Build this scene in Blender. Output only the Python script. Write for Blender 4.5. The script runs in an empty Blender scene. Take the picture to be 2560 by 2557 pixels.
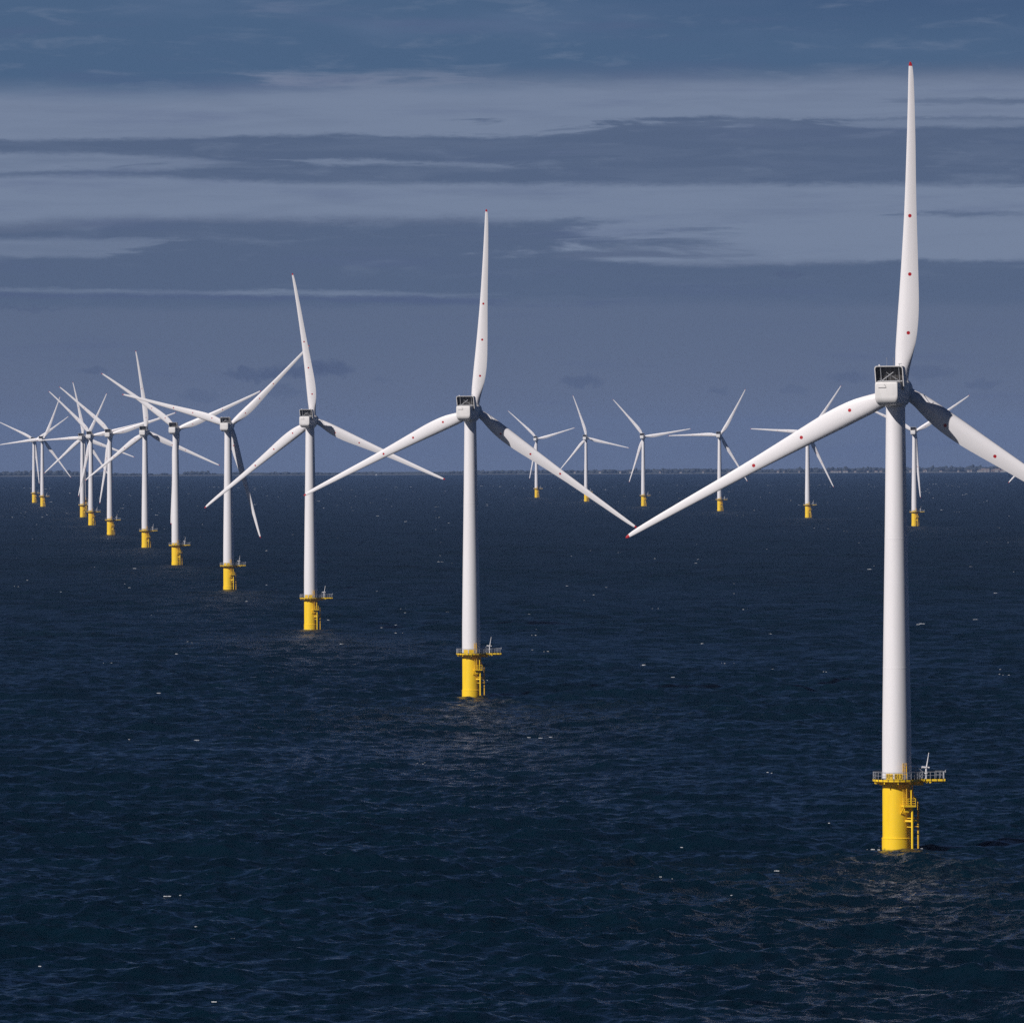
import bpy, bmesh, math, random
import numpy as np
from mathutils import Vector, Matrix
R_ = math.radians
rnd = random.Random(7)
scene = bpy.context.scene
COL = scene.collection

# ------------------------------------------------------------------ camera
EARTH2 = 14.8e6            # twice the effective earth radius (with refraction): the sea curves away
CAM_H = 69.8
def sea_z(x, y): return -(x * x + y * y) / EARTH2
F_PX = 18000.0 / 2560.0    # focal length in frame widths
cam = bpy.data.cameras.new('camera')
cam.sensor_width = 36.0
cam.lens = 36.0 * F_PX
cam.clip_start = 5.0
cam.clip_end = 80000.0
camo = bpy.data.objects.new('camera', cam); COL.objects.link(camo)
pitch = math.atan((1278.5 - 1102.06) / 18000.0); roll = 0.0041
fw = Vector((0, math.cos(pitch), -math.sin(pitch)))
up0 = Vector((0, math.sin(pitch), math.cos(pitch))); rt0 = Vector((1, 0, 0))
rt = rt0 * math.cos(roll) - up0 * math.sin(roll)
up = up0 * math.cos(roll) + rt0 * math.sin(roll)
camo.matrix_world = Matrix(((rt.x, up.x, -fw.x, 0), (rt.y, up.y, -fw.y, 0), (rt.z, up.z, -fw.z, CAM_H), (0, 0, 0, 1)))
scene.camera = camo
scene.view_settings.view_transform = 'Standard'
scene.view_settings.look = 'None'
scene.view_settings.exposure = 0.0
scene.view_settings.gamma = 1.0
scene.cycles.use_denoising = False      # keeps the fine chop of the sea

# ------------------------------------------------------------------ sun
SUN_AZ = R_(180 + 49)      # clockwise from +Y : behind the camera, to its left
SUN_EL = R_(34.5)
sun = bpy.data.lights.new('sun', 'SUN'); sun.energy = 4.2; sun.angle = R_(0.53); sun.color = (1.0, 0.955, 0.925)
suno = bpy.data.objects.new('sun', sun); COL.objects.link(suno)
sdir = Vector((math.sin(SUN_AZ) * math.cos(SUN_EL), math.cos(SUN_AZ) * math.cos(SUN_EL), math.sin(SUN_EL)))
suno.rotation_euler = sdir.to_track_quat('Z', 'Y').to_euler()
suno.location = sdir * 500

# ------------------------------------------------------------------ node helper
class NT:
    def __init__(s, tree): s.t = tree; s.n = tree.nodes; s.l = tree.links
    def node(s, typ, **kw):
        n = s.n.new(typ)
        for k, v in kw.items(): setattr(n, k, v)
        return n
    def put(s, sock, v):
        if v is None: return
        if isinstance(v, bpy.types.NodeSocket): s.l.new(v, sock)
        else: sock.default_value = v
    def m(s, op, a, b=None, c=None, clamp=False):
        n = s.node('ShaderNodeMath', operation=op, use_clamp=clamp)
        s.put(n.inputs[0], a); s.put(n.inputs[1], b)
        if c is not None: s.put(n.inputs[2], c)
        return n.outputs[0]
    def smooth(s, v, lo, hi):
        n = s.node('ShaderNodeMapRange', interpolation_type='SMOOTHSTEP')
        s.put(n.inputs['Value'], v); s.put(n.inputs['From Min'], lo); s.put(n.inputs['From Max'], hi)
        return n.outputs['Result']
    def mix(s, f, a, b):
        n = s.node('ShaderNodeMix', data_type='RGBA')
        s.put(n.inputs[0], f); s.put(n.inputs[6], a); s.put(n.inputs[7], b)
        return n.outputs[2]
    def xyz(s, x, y, z):
        n = s.node('ShaderNodeCombineXYZ')
        s.put(n.inputs[0], x); s.put(n.inputs[1], y); s.put(n.inputs[2], z); return n.outputs[0]
    def noise(s, vec, scale, detail=3, rough=0.55, dist=0.0, color=False):
        n = s.node('ShaderNodeTexNoise'); s.put(n.inputs['Vector'], vec)
        n.inputs['Scale'].default_value = scale; n.inputs['Detail'].default_value = detail
        n.inputs['Roughness'].default_value = rough; n.inputs['Distortion'].default_value = dist
        return n.outputs['Color' if color else 'Fac']
    def vm(s, op, a, b=None, sc=None):
        n = s.node('ShaderNodeVectorMath', operation=op); s.put(n.inputs[0], a); s.put(n.inputs[1], b)
        if sc is not None: s.put(n.inputs['Scale'], sc)
        return n.outputs[0]
    def curve(s, v, pts):
        n = s.node('ShaderNodeFloatCurve'); s.put(n.inputs['Value'], v)
        c = n.mapping.curves[0]
        while len(c.points) > 2: c.points.remove(c.points[1])
        pts = sorted(pts)
        c.points[0].location = pts[0]; c.points[-1].location = pts[-1]
        for p in pts[1:-1]: c.points.new(*p)
        for p in c.points: p.handle_type = 'VECTOR'
        n.mapping.extend = 'HORIZONTAL'
        n.mapping.update(); return n.outputs[0]

def lin(r, g, b):
    f = lambda c: (c / 255 / 12.92) if c / 255 <= 0.04045 else ((c / 255 + 0.055) / 1.055) ** 2.4
    return (f(r), f(g), f(b), 1.0)

# ------------------------------------------------------------------ world: NISHITA sky with banks of stratus low over the horizon
world = bpy.data.worlds.new('World'); scene.world = world; world.use_nodes = True
W = NT(world.node_tree); W.n.clear()
tc = W.node('ShaderNodeTexCoord'); sep = W.node('ShaderNodeSeparateXYZ'); W.l.new(tc.outputs['Generated'], sep.inputs[0])
sky = W.node('ShaderNodeTexSky', sky_type='NISHITA'); sky.sun_disc = False
sky.sun_elevation = SUN_EL; sky.sun_rotation = SUN_AZ; sky.altitude = 70; sky.air_density = 1.3; sky.dust_density = 0.4; sky.ozone_density = 2.0
SKY_STRENGTH = 0.05
skyc = W.vm('SCALE', sky.outputs[0], sc=SKY_STRENGTH)
hor = W.m('SQRT', W.m('ADD', W.m('MULTIPLY', sep.outputs[0], sep.outputs[0]), W.m('MULTIPLY', sep.outputs[1], sep.outputs[1])))
el = W.m('ARCTAN2', sep.outputs[2], hor)                      # elevation, rad
az = W.m('ARCTAN2', sep.outputs[0], sep.outputs[1])           # clockwise from +Y, rad
# degrees-like working units: U runs 0..1 over about 8.15 deg of azimuth ahead, V = elevation in 1/13585 rad
U = W.m('MULTIPLY_ADD', az, 1 / 0.1422, 0.5)
V = W.m('MULTIPLY', el, 13585.0)
P = W.xyz(W.m('MULTIPLY', az, 13585.0), V, 0.0)               # direction plane
Ps = W.vm('MULTIPLY', P, (0.18, 1.0, 1.0))                    # streaky
warp_b = W.m('MULTIPLY', W.m('SUBTRACT', W.noise(Ps, 0.012, 4, 0.6), 0.5), 26.0)
Pf = W.vm('MULTIPLY', P, (0.22, 1.0, 1.0))
warp_s = W.m('ADD', W.m('MULTIPLY', W.m('SUBTRACT', W.noise(Pf, 0.05, 6, 0.66, 0.3), 0.5), 18.0), W.m('MULTIPLY', W.m('SUBTRACT', W.noise(Pf, 0.28, 4, 0.65), 0.5), 7.0))
wisp = W.noise(W.vm('MULTIPLY', P, (0.09, 1.0, 1.0)), 0.035, 6, 0.62, 0.5)      # long fibres
VV = W.m('ADD', V, W.m('ADD', warp_b, warp_s))
VS = W.m('ADD', V, W.m('ADD', warp_s, W.m('MULTIPLY', warp_b, 0.35)))
H0 = 832.0   # elevation units of the top of the banks' survey
def Y(*pts): return [(x / 1932.0, H0 - y) for x, y in pts]
def band(top, bot, st=6.0, sb=10.0, v=None, k=1.0, frm=None, to=None, fib=0.35):
    """mask of a cloud bank between two elevation curves; frm / to = bearings where it frays out"""
    v = VS if v is None else v
    t = W.m('MULTIPLY', W.curve(U, [(u, y / 1000.0) for u, y in top]), 1000.0)
    b = W.m('MULTIPLY', W.curve(U, [(u, y / 1000.0) for u, y in bot]), 1000.0)
    m = W.m('MULTIPLY', W.smooth(W.m('SUBTRACT', t, v), -st, st), W.smooth(W.m('SUBTRACT', v, b), -sb, sb))
    uu = W.m('MULTIPLY_ADD', W.m('SUBTRACT', wisp, 0.5), 0.9, U)
    if frm: m = W.m('MULTIPLY', m, W.smooth(uu, frm[0] / 1932, frm[1] / 1932))
    if to: m = W.m('MULTIPLY', m, W.m('SUBTRACT', 1.0, W.smooth(uu, to[0] / 1932, to[1] / 1932)))
    f = W.m('MULTIPLY_ADD', W.m('SUBTRACT', wisp, 0.5), fib * 4, k)
    return W.m('MULTIPLY', m, W.m('MINIMUM', W.m('MAXIMUM', f, 0.0), 1.0))
LIGHT = lin(117, 131, 156); DARK = lin(84, 100, 128); BASE = lin(92, 106, 133); BLUE = lin(74, 99, 131); LOWC = lin(97, 109, 136); PALE = lin(131, 140, 163)
FULL = lambda y0, y1=None: Y((0, y0), (1932, y1 if y1 is not None else y0))
c = W.mix(W.smooth(V, 0.0, 240.0), LOWC, BASE)
# pale veils
c = W.mix(band(FULL(150), FULL(346, 356), 30, 10, k=.95, fib=.25), c, LIGHT)
c = W.mix(band(FULL(300), Y((0, 420), (270, 410), (900, 412), (1932, 520)), 10, 12, k=.95, fib=.25), c, LIGHT)
c = W.mix(band(FULL(420), FULL(500), 10, 14, k=.9, frm=(950, 1330), fib=.4), c, LIGHT)
c = W.mix(band(FULL(445), FULL(482), 8, 6, k=.75, to=(120, 330), fib=.3), c, LIGHT)
# clear gap high up
gap0 = W.m('MULTIPLY', W.curve(U, [(u, y / 1000.0) for u, y in Y((0, 174), (300, 178), (560, 166), (900, 160), (1200, 146), (1500, 150), (1932, 138))]), 1000.0)
c = W.mix(W.smooth(W.m('SUBTRACT', W.m('ADD', V, W.m('MULTIPLY', warp_b, 1.6)), gap0), -24, 34), c, BLUE)
c = W.mix(W.m('MULTIPLY', W.smooth(V, 720, 850), W.smooth(U, 0.4, 0.9)), c, lin(67, 91, 125))
c = W.mix(W.m('MULTIPLY', W.m('MULTIPLY', W.smooth(V, 690, 790), W.smooth(W.noise(Pf, 0.006, 4, 0.6), 0.46, 0.72)), 0.42), c, lin(104, 121, 152))
c = W.mix(band(FULL(138), FULL(168), 12, 16, v=VV, k=.55, frm=(380, 700), to=(620, 900), fib=.3), c, PALE)
# dark bank A, in two leaves
c = W.mix(band(Y((0, 262), (300, 262), (480, 255), (620, 252), (930, 260), (1090, 256), (1250, 246), (1932, 246)), Y((0, 330), (200, 330), (400, 338), (620, 346), (1300, 350), (1932, 356)), 5, 8, k=.97, fib=.25), c, DARK)
c = W.mix(band(Y((0, 226), (1150, 226), (1350, 223), (1500, 230), (1932, 227)), FULL(262), 4, 12, k=.9, frm=(1060, 1240), fib=.3), c, DARK)
c = W.mix(band(Y((0, 285), (250, 290), (500, 308), (1932, 315)), Y((0, 322), (250, 322), (420, 315), (1932, 318)), 6, 6, k=.85, to=(230, 560), fib=.4), c, LIGHT)
c = W.mix(band(Y((0, 303), (700, 301), (980, 309), (1932, 318)), Y((0, 310), (720, 311), (980, 319), (1932, 330)), 4, 5, k=.6, frm=(600, 700), to=(900, 1080), fib=.5), c, LIGHT)
c = W.mix(band(FULL(236, 230), FULL(250, 246), 5, 6, k=.6, frm=(1620, 1800), fib=.4), c, LIGHT)
c = W.mix(band(FULL(193), FULL(204), 4, 5, k=.5, frm=(1580, 1720), fib=.5), c, DARK)
# dark bank B and the thinner one below it
c = W.mix(band(Y((0, 437), (120, 434), (270, 418), (600, 421), (950, 421), (1110, 412), (1250, 424), (1932, 440)), Y((0, 575), (850, 575), (1050, 486), (1150, 470), (1932, 465)), 5, 10, k=.95, to=(980, 1340), fib=.45), c, DARK)
c = W.mix(band(FULL(449), FULL(482), 8, 6, k=.7, to=(120, 300), fib=.4), c, LIGHT)
c = W.mix(band(Y((0, 486), (900, 486), (1100, 490), (1300, 507), (1500, 504), (1700, 494), (1932, 496)), Y((0, 575), (600, 575), (1000, 570), (1400, 572), (1932, 580)), 6, 18, k=.97, fib=.2), c, DARK)
c = W.mix(band(Y((0, 541), (300, 544), (700, 550), (950, 556), (1932, 566)), Y((0, 546), (300, 553), (700, 559), (1000, 566), (1932, 572)), 4, 5, k=.5, to=(850, 1150), fib=.4), c, LIGHT)
c = W.mix(band(Y((0, 549), (600, 558), (800, 558), (1932, 578)), Y((0, 557), (600, 566), (800, 574), (1932, 590)), 5, 6, k=.7, to=(900, 1120), fib=.4), c, lin(81, 95, 128))
c = W.mix(band(FULL(404), FULL(413), 4, 5, k=.6, frm=(1720, 1850), fib=.5), c, DARK)
# fine streaks and soft mottling
c = W.mix(W.m('MULTIPLY', W.m('MULTIPLY', W.smooth(W.noise(Ps, 0.03, 6, 0.62, 0.4), 0.52, 0.74), W.smooth(V, 200, 420)), 0.35), c, LIGHT)
c = W.mix(W.m('MULTIPLY', W.smooth(W.noise(W.vm('MULTIPLY', P, (0.1, 1, 1)), 0.02, 5, 0.6), 0.5, 0.78), 0.4), c, lin(84, 97, 132))
# small ragged cumulus under the sheet
PW = W.vm('ADD', P, W.vm('SCALE', W.vm('SUBTRACT', W.noise(P, 0.035, 5, 0.62, color=True), (0.5, 0.5, 0.5)), sc=48.0))
sp = W.node('ShaderNodeSeparateXYZ'); W.l.new(PW, sp.inputs[0])
for (cx, cy, rx, ry, k) in ((178, 694, 26, 8, .6), (480, 703, 62, 11, .85), (560, 700, 75, 16, .95), (628, 694, 44, 17, .95), (375, 745, 40, 14, .45), (530, 738, 50, 12, .45), (1098, 722, 42, 14, .7), (720, 716, 22, 6, .3),
                         (1355, 742, 24, 8, .45), (1490, 520, 34, 10, .5), (1600, 716, 44, 12, .5), (1745, 705, 60, 18, .5), (1855, 727, 34, 12, .5), (1500, 740, 30, 8, .35), (60, 578, 70, 5, .4)):
    dx = W.m('DIVIDE', W.m('SUBTRACT', sp.outputs[0], float(cx - 966)), float(rx)); dy = W.m('DIVIDE', W.m('SUBTRACT', sp.outputs[1], H0 - cy), float(ry))
    d2 = W.m('ADD', W.m('MULTIPLY', dx, dx), W.m('MULTIPLY', dy, dy))
    c = W.mix(W.m('MULTIPLY', W.m('SUBTRACT', 1.0, W.smooth(d2, 0.15, 1.3)), k * 0.8), c, lin(77, 91, 122))
# above the banks an added dark overlay dims the unseen sky; below the horizon the sea colour
over = W.smooth(W.noise(W.vm('MULTIPLY', tc.outputs['Generated'], (2.0, 2.0, 5.0)), 1.6, 5, 0.6), 0.30, 0.62)   # patches of added cloud darkness, to cut the ambient light
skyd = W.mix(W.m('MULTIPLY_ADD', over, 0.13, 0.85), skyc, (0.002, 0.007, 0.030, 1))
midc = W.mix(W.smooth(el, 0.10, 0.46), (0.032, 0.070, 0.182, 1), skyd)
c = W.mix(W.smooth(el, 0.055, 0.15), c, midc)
c = W.mix(W.smooth(el, -0.012, -0.006), (0.010, 0.017, 0.034, 1), c)
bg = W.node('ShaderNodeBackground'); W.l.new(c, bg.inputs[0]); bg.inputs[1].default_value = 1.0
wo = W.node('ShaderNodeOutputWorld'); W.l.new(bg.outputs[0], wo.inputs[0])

# ------------------------------------------------------------------ materials
def mat(name, base, rough=0.5, metal=0.0, spec=0.5, vary=0.0, vscale=1.0, streak=(1, 1, 1)):
    m = bpy.data.materials.new(name); m.use_nodes = True
    T = NT(m.node_tree); b = T.n['Principled BSDF']
    b.inputs['Roughness'].default_value = rough; b.inputs['Metallic'].default_value = metal
    b.inputs['Specular IOR Level'].default_value = spec
    col = (*base, 1)
    if vary:
        tcn = T.node('ShaderNodeTexCoord'); v = T.vm('MULTIPLY', tcn.outputs['Object'], streak)
        n = T.noise(v, vscale, 5, 0.6)
        f = T.smooth(n, 0.35, 0.75)
        cc = T.mix(f, col, tuple(x * (1 - vary) for x in base) + (1,))
        T.l.new(cc, b.inputs['Base Color'])
        T.l.new(T.m('MULTIPLY_ADD', n, 0.25, rough - 0.12), b.inputs['Roughness'])
    else: b.inputs['Base Color'].default_value = col
    return m
WHITE = (0.80, 0.775, 0.785)
M_tower = mat('tower_paint', WHITE, 0.42, vary=0.07, vscale=0.5, streak=(1, 1, 0.08))
M_nac = mat('nacelle_shell', (0.78, 0.755, 0.74), 0.45, vary=0.10, vscale=1.2, streak=(1, 1, 0.25))
M_yel = mat('yellow_paint', (0.93, 0.605, 0.022), 0.5, spec=0.25, vary=0.10, vscale=0.8, streak=(1, 1, 0.2))
M_yel2 = mat('darker_yellow', (0.74, 0.43, 0.03), 0.55, spec=0.25, vary=0.25, vscale=2.0)  # darker, blotchier yellow for the ladder and second fender
M_galv = mat('galvanised_steel', (0.42, 0.43, 0.46), 0.45, metal=0.3, vary=0.2, vscale=4.0)
M_dark = mat('dark_grating', (0.035, 0.037, 0.042), 0.7, vary=0.2, vscale=3)
M_crane = mat('crane_paint', (0.74, 0.73, 0.74), 0.4)
M_blk = mat('black_lettering', (0.012, 0.012, 0.012), 0.6)
M_sign = mat('sign_yellow', (0.80, 0.50, 0.02), 0.5, vary=0.08, vscale=2)
M_rad = mat('radiator_fins', (0.060, 0.056, 0.054), 0.6, vary=0.35, vscale=6, streak=(1, 1, 0.02))
M_gap_shade = mat('dark_gap_and_shade', (0.05, 0.05, 0.055), 0.7)  # hatch seam, and shade painted on the cooler frame's inner walls
# tidal growth at the waterline of the base
def base_mat():
    m = mat('base_tube_paint', (0.93, 0.605, 0.022), 0.5, spec=0.25)
    T = NT(m.node_tree); b = T.n['Principled BSDF']; tcn = T.node('ShaderNodeTexCoord')
    s = T.node('ShaderNodeSeparateXYZ'); T.l.new(tcn.outputs['Object'], s.inputs[0])
    n = T.noise(T.vm('MULTIPLY', tcn.outputs['Object'], (1, 1, 0.15)), 0.9, 5, 0.65)
    cc = T.mix(T.m('MULTIPLY', T.smooth(n, 0.42, 0.8), 0.45), (0.93, 0.605, 0.022, 1), (0.76, 0.44, 0.014, 1))
    zz = T.m('MULTIPLY_ADD', T.noise(tcn.outputs['Object'], 1.3, 4, 0.6), 0.9, s.outputs[2])
    cc = T.mix(T.smooth(zz, 0.75, 0.35), cc, (0.10, 0.09, 0.03, 1))
    T.l.new(cc, b.inputs['Base Color']); return m
M_base = base_mat()
BLADE_R = 55.4
DOTS = ((9.65, 1.02), (19.55, 0.86), (29.4, 0.52))
def blade_mat():
    m = mat('blade_gelcoat', WHITE, 0.38)
    T = NT(m.node_tree); b = T.n['Principled BSDF']; tcn = T.node('ShaderNodeTexCoord')
    s = T.node('ShaderNodeSeparateXYZ'); T.l.new(tcn.outputs['Object'], s.inputs[0])
    n = T.noise(T.vm('MULTIPLY', tcn.outputs['Object'], (1.5, 1, 0.12)), 0.8, 5, 0.6)
    cc = T.mix(T.m('MULTIPLY', T.smooth(n, 0.4, 0.8), 0.5), (*WHITE, 1), (0.72, 0.69, 0.70, 1))
    red = None
    for (r, x) in DOTS:
        dx = T.m('SUBTRACT', s.outputs[0], x); dz = T.m('SUBTRACT', s.outputs[2], r)
        d = T.m('SQRT', T.m('ADD', T.m('MULTIPLY', dx, dx), T.m('MULTIPLY', dz, dz)))
        k = T.smooth(d, 0.31, 0.29)
        red = k if red is None else T.m('MAXIMUM', red, k)
    red = T.m('MAXIMUM', red, T.smooth(s.outputs[2], BLADE_R - 0.72, BLADE_R - 0.68))
    cc = T.mix(red, cc, (0.42, 0.012, 0.018, 1))
    T.l.new(cc, b.inputs['Base Color']); return m
M_blade = blade_mat()

# ------------------------------------------------------------------ mesh helpers
def mesh_obj(name, bm, m, parent=None, smooth=None):
    me = bpy.data.meshes.new(name); bmesh.ops.recalc_face_normals(bm, faces=bm.faces[:])
    bm.to_mesh(me); bm.free(); me.materials.append(m)
    if smooth is not None:
        for p in me.polygons: p.use_smooth = True
        if smooth < 180: me.set_sharp_from_angle(angle=R_(smooth))
    o = bpy.data.objects.new(name, me); COL.objects.link(o)
    if parent: o.parent = parent
    return o
def box(bm, c, s, rot=None):
    M = Matrix.Translation(c) @ (rot.to_4x4() if rot else Matrix.Identity(4)) @ Matrix.Diagonal((s[0], s[1], s[2], 1))
    return bmesh.ops.create_cube(bm, size=1.0, matrix=M)['verts']
def tube(bm, a, b, r1, r2=None, seg=10):
    a = Vector(a); b = Vector(b); d = b - a
    q = d.to_track_quat('Z', 'Y')
    M = Matrix.Translation((a + b) / 2) @ q.to_matrix().to_4x4()
    bmesh.ops.create_cone(bm, cap_ends=True, segments=seg, radius1=r1, radius2=r1 if r2 is None else r2, depth=d.length, matrix=M)
def path(bm, pts, r, seg=8):
    for a, b in zip(pts, pts[1:]): tube(bm, a, b, r, seg=seg)
    for p in pts[1:-1]: bmesh.ops.create_uvsphere(bm, u_segments=seg, v_segments=6, radius=r, matrix=Matrix.Translation(p))
def lathe(bm, prof, seg=64, M=None, caps=True):
    rings = []
    for r, z in prof:
        rings.append([bm.verts.new(((M @ Vector((r * math.cos(2 * math.pi * i / seg), r * math.sin(2 * math.pi * i / seg), z))) if M else Vector((r * math.cos(2 * math.pi * i / seg), r * math.sin(2 * math.pi * i / seg), z)))) for i in range(seg)])
    for A, B in zip(rings, rings[1:]):
        for i in range(seg): bm.faces.new((A[i], A[(i + 1) % seg], B[(i + 1) % seg], B[i]))
    if caps: bm.faces.new(rings[0]); bm.faces.new(rings[-1])
def tag(o, label=None, cat=None, group=None, kind=None):
    if label: o['label'] = label
    if cat: o['category'] = cat
    if group: o['group'] = group
    if kind: o['kind'] = kind
    return o
def empty(name, loc):
    o = bpy.data.objects.new(name, None); COL.objects.link(o); o.location = loc; o.empty_display_size = 3; return o

# ------------------------------------------------------------------ the sea: one sheet curving to the far shore, waves modelled ahead of the camera
WIND = R_(180 + 14)        # waves run towards the camera, a little to its left
def build_sea():
    rs = np.random.RandomState(5)
    r = [300.0, 450.0, 600.0, 700.0, 760.0]
    x = 800.0
    while x < 24500:
        r.append(x)
        x += 0.62 if x < 1400 else 0.62 * (x / 1400.0) ** 1.8
    r = np.array(r)
    fine = np.arange(-0.0790, 0.0791, 0.00046)
    side = np.concatenate([np.linspace(0.085, 0.14, 8), np.linspace(0.2, math.pi, 40)])
    a = np.concatenate([-side[::-1], fine, side[:-1]])
    step_r = np.gradient(r)
    Rr, A = np.meshgrid(r, a, indexing='ij')
    X = Rr * np.sin(A); Yy = Rr * np.cos(A)
    step = np.repeat(step_r[:, None], len(a), 1)
    lat = Rr * np.gradient(a)[None, :]
    n = 140
    lam = np.exp(rs.uniform(np.log(1.7), np.log(7.0), n)); lam[:50] = np.exp(rs.uniform(np.log(6.0), np.log(40.0), 50)); lam[:5] = (44, 37, 31, 26, 22)
    th = WIND + rs.normal(0, 0.85, n) * np.clip(1.45 - 0.62 * np.log10(lam), 0.45, 1.2)
    k = 2 * np.pi / lam
    slope = 0.034 * rs.uniform(0.6, 1.35, n) * np.where(lam > 16, 0.82, np.where(lam > 7, 0.9, 1.0))
    amp = slope / k
    ph = rs.uniform(0, 2 * np.pi, n)
    Z = np.zeros_like(X); DX = np.zeros_like(X); DY = np.zeros_like(X)
    win = np.clip((0.082 - np.abs(A)) / 0.006, 0, 1) * np.clip((Rr - 760) / 60, 0, 1)
    gust = 1.0 + 0.28 * np.sin(X / 91.0 + 1.3 + 0.6 * np.sin(Yy / 77.0)) * np.sin(Yy / 143.0 + 0.7 * np.sin(X / 60.0))
    for i in range(n):
        dx, dy = math.sin(th[i]), math.cos(th[i])
        w = np.clip((lam[i] / step - 2.2) / 1.6, 0, 1) * np.clip((lam[i] / np.maximum(lat, 0.1) - 2.2) / 1.6, 0, 1) * win
        if w.max() <= 0: continue
        p = k[i] * (dx * X + dy * Yy) + ph[i]
        Aw = amp[i] * w * gust
        Z += Aw * np.cos(p); s_ = Aw * np.sin(p) * 0.85
        DX -= dx * s_; DY -= dy * s_
    Z = Z - (X * X + Yy * Yy) / EARTH2
    X = X + DX; Yy = Yy + DY
    nr, na = X.shape
    co = np.stack([X, Yy, Z], -1).reshape(-1, 3).astype(np.float32)
    idx = np.arange(nr * na).reshape(nr, na)
    q = np.stack([idx[:-1, :-1], idx[1:, :-1], idx[1:, 1:], idx[:-1, 1:]], -1).reshape(-1, 4)
    wrap = np.stack([idx[:-1, -1], idx[1:, -1], idx[1:, 0], idx[:-1, 0]], -1).reshape(-1, 4)
    q = np.concatenate([q, wrap])[:, ::-1]
    me = bpy.data.meshes.new('sea')
    me.vertices.add(len(co)); me.vertices.foreach_set('co', co.ravel())
    me.loops.add(q.size); me.loops.foreach_set('vertex_index', q.ravel().astype(np.int32))
    me.polygons.add(len(q)); me.polygons.foreach_set('loop_start', np.arange(0, q.size, 4, dtype=np.int32))
    me.update(calc_edges=True); me.shade_smooth()
    if me.polygons[0].normal.z < 0: me.flip_normals()
    o = bpy.data.objects.new('sea', me); COL.objects.link(o)
    tag(o, kind='structure')
    m = bpy.data.materials.new('sea_water'); m.use_nodes = True
    T = NT(m.node_tree); b = T.n['Principled BSDF']
    g = T.node('ShaderNodeNewGeometry'); pos = g.outputs['Position']
    # rotate into the wind frame and stretch along the crests
    mp = T.node('ShaderNodeMapping'); T.l.new(pos, mp.inputs[0]); mp.inputs['Rotation'].default_value = (0, 0, -R_(14)); mp.inputs['Scale'].default_value = (0.62, 1.0, 1.0)
    v = mp.outputs[0]
    half = (0.5, 0.5, 0.5)
    n1 = T.vm('SUBTRACT', T.noise(v, 0.22, 3, 0.55, 0.3, True), half)     # ~5 m
    n2 = T.vm('SUBTRACT', T.noise(v, 0.9, 4, 0.62, 0.4, True), half)      # ~1 m chop
    n3 = T.vm('SUBTRACT', T.noise(v, 3.5, 3, 0.6, 0.2, True), half)       # ripples
    big = T.noise(T.vm('MULTIPLY', pos, (0.35, 1.0, 1.0)), 0.012, 4, 0.6)      # cat's paws of wind
    gust_ = T.m('MULTIPLY_ADD', T.smooth(big, 0.3, 0.7), 1.25, 0.4)
    s = T.vm('ADD', T.vm('SCALE', n1, sc=0.5), T.vm('ADD', T.vm('SCALE', n2, sc=1.6), T.vm('SCALE', n3, sc=1.1)))
    dn = T.node('ShaderNodeVectorMath', operation='LENGTH'); T.l.new(pos, dn.inputs[0])
    rough_far = T.m('MULTIPLY_ADD', T.smooth(dn.outputs['Value'], 1400, 5000), 1.1, 1.0)    # waves too fine to model out there
    s = T.vm('SCALE', s, sc=T.m('MULTIPLY', gust_, rough_far))
    s = T.vm('MULTIPLY', s, (0.85, 1.0, 0.0))
    N = T.vm('NORMALIZE', T.vm('ADD', g.outputs['Normal'], s))
    T.l.new(N, b.inputs['Normal'])
    cc = T.mix(T.smooth(T.noise(v, 0.05, 4, 0.6), 0.35, 0.7), (0.0006, 0.0068, 0.0130, 1), (0.0009, 0.0096, 0.0178, 1))
    T.l.new(cc, b.inputs['Base Color'])
    T.l.new(T.m('MULTIPLY_ADD', T.smooth(dn.outputs['Value'], 1000, 4500), 0.24, 0.20), b.inputs['Roughness']); b.inputs['IOR'].default_value = 1.33; b.inputs['Specular IOR Level'].default_value = 0.52
    me.materials.append(m)
    return o
build_sea()

# ------------------------------------------------------------------ one wind turbine, its base at the water, towers upright
YAW = R_(16); TILT = R_(6); HUB = 78.0; OVER = 4.4
def deck_edge():
    """outline of the work platform: a ring round the tower with an arm to its right (x, y; camera side is -y)"""
    pts = []
    r = 4.15
    a0 = math.asin(-1.0 / r); a1 = math.asin(2.6 / r)
    n = 40
    a = a1
    for i in range(n + 1):
        t = a1 + (2 * math.pi + a0 - a1) * i / n
        pts.append((r * math.cos(t), r * math.sin(t)))
    pts += [(8.2, -1.0), (8.2, 2.6)]
    return pts
def walk(pts, step):
    out = []
    P_ = [Vector((p[0], p[1], 0)) for p in pts] + [Vector((pts[0][0], pts[0][1], 0))]
    acc = 0.0
    for a, b in zip(P_, P_[1:]):
        L = (b - a).length; t = -acc
        while t + step <= L:
            t += step; out.append(a + (b - a) * (t / L))
        acc = L - t if L - t < step else 0
    return out
ZD = 12.1
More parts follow.
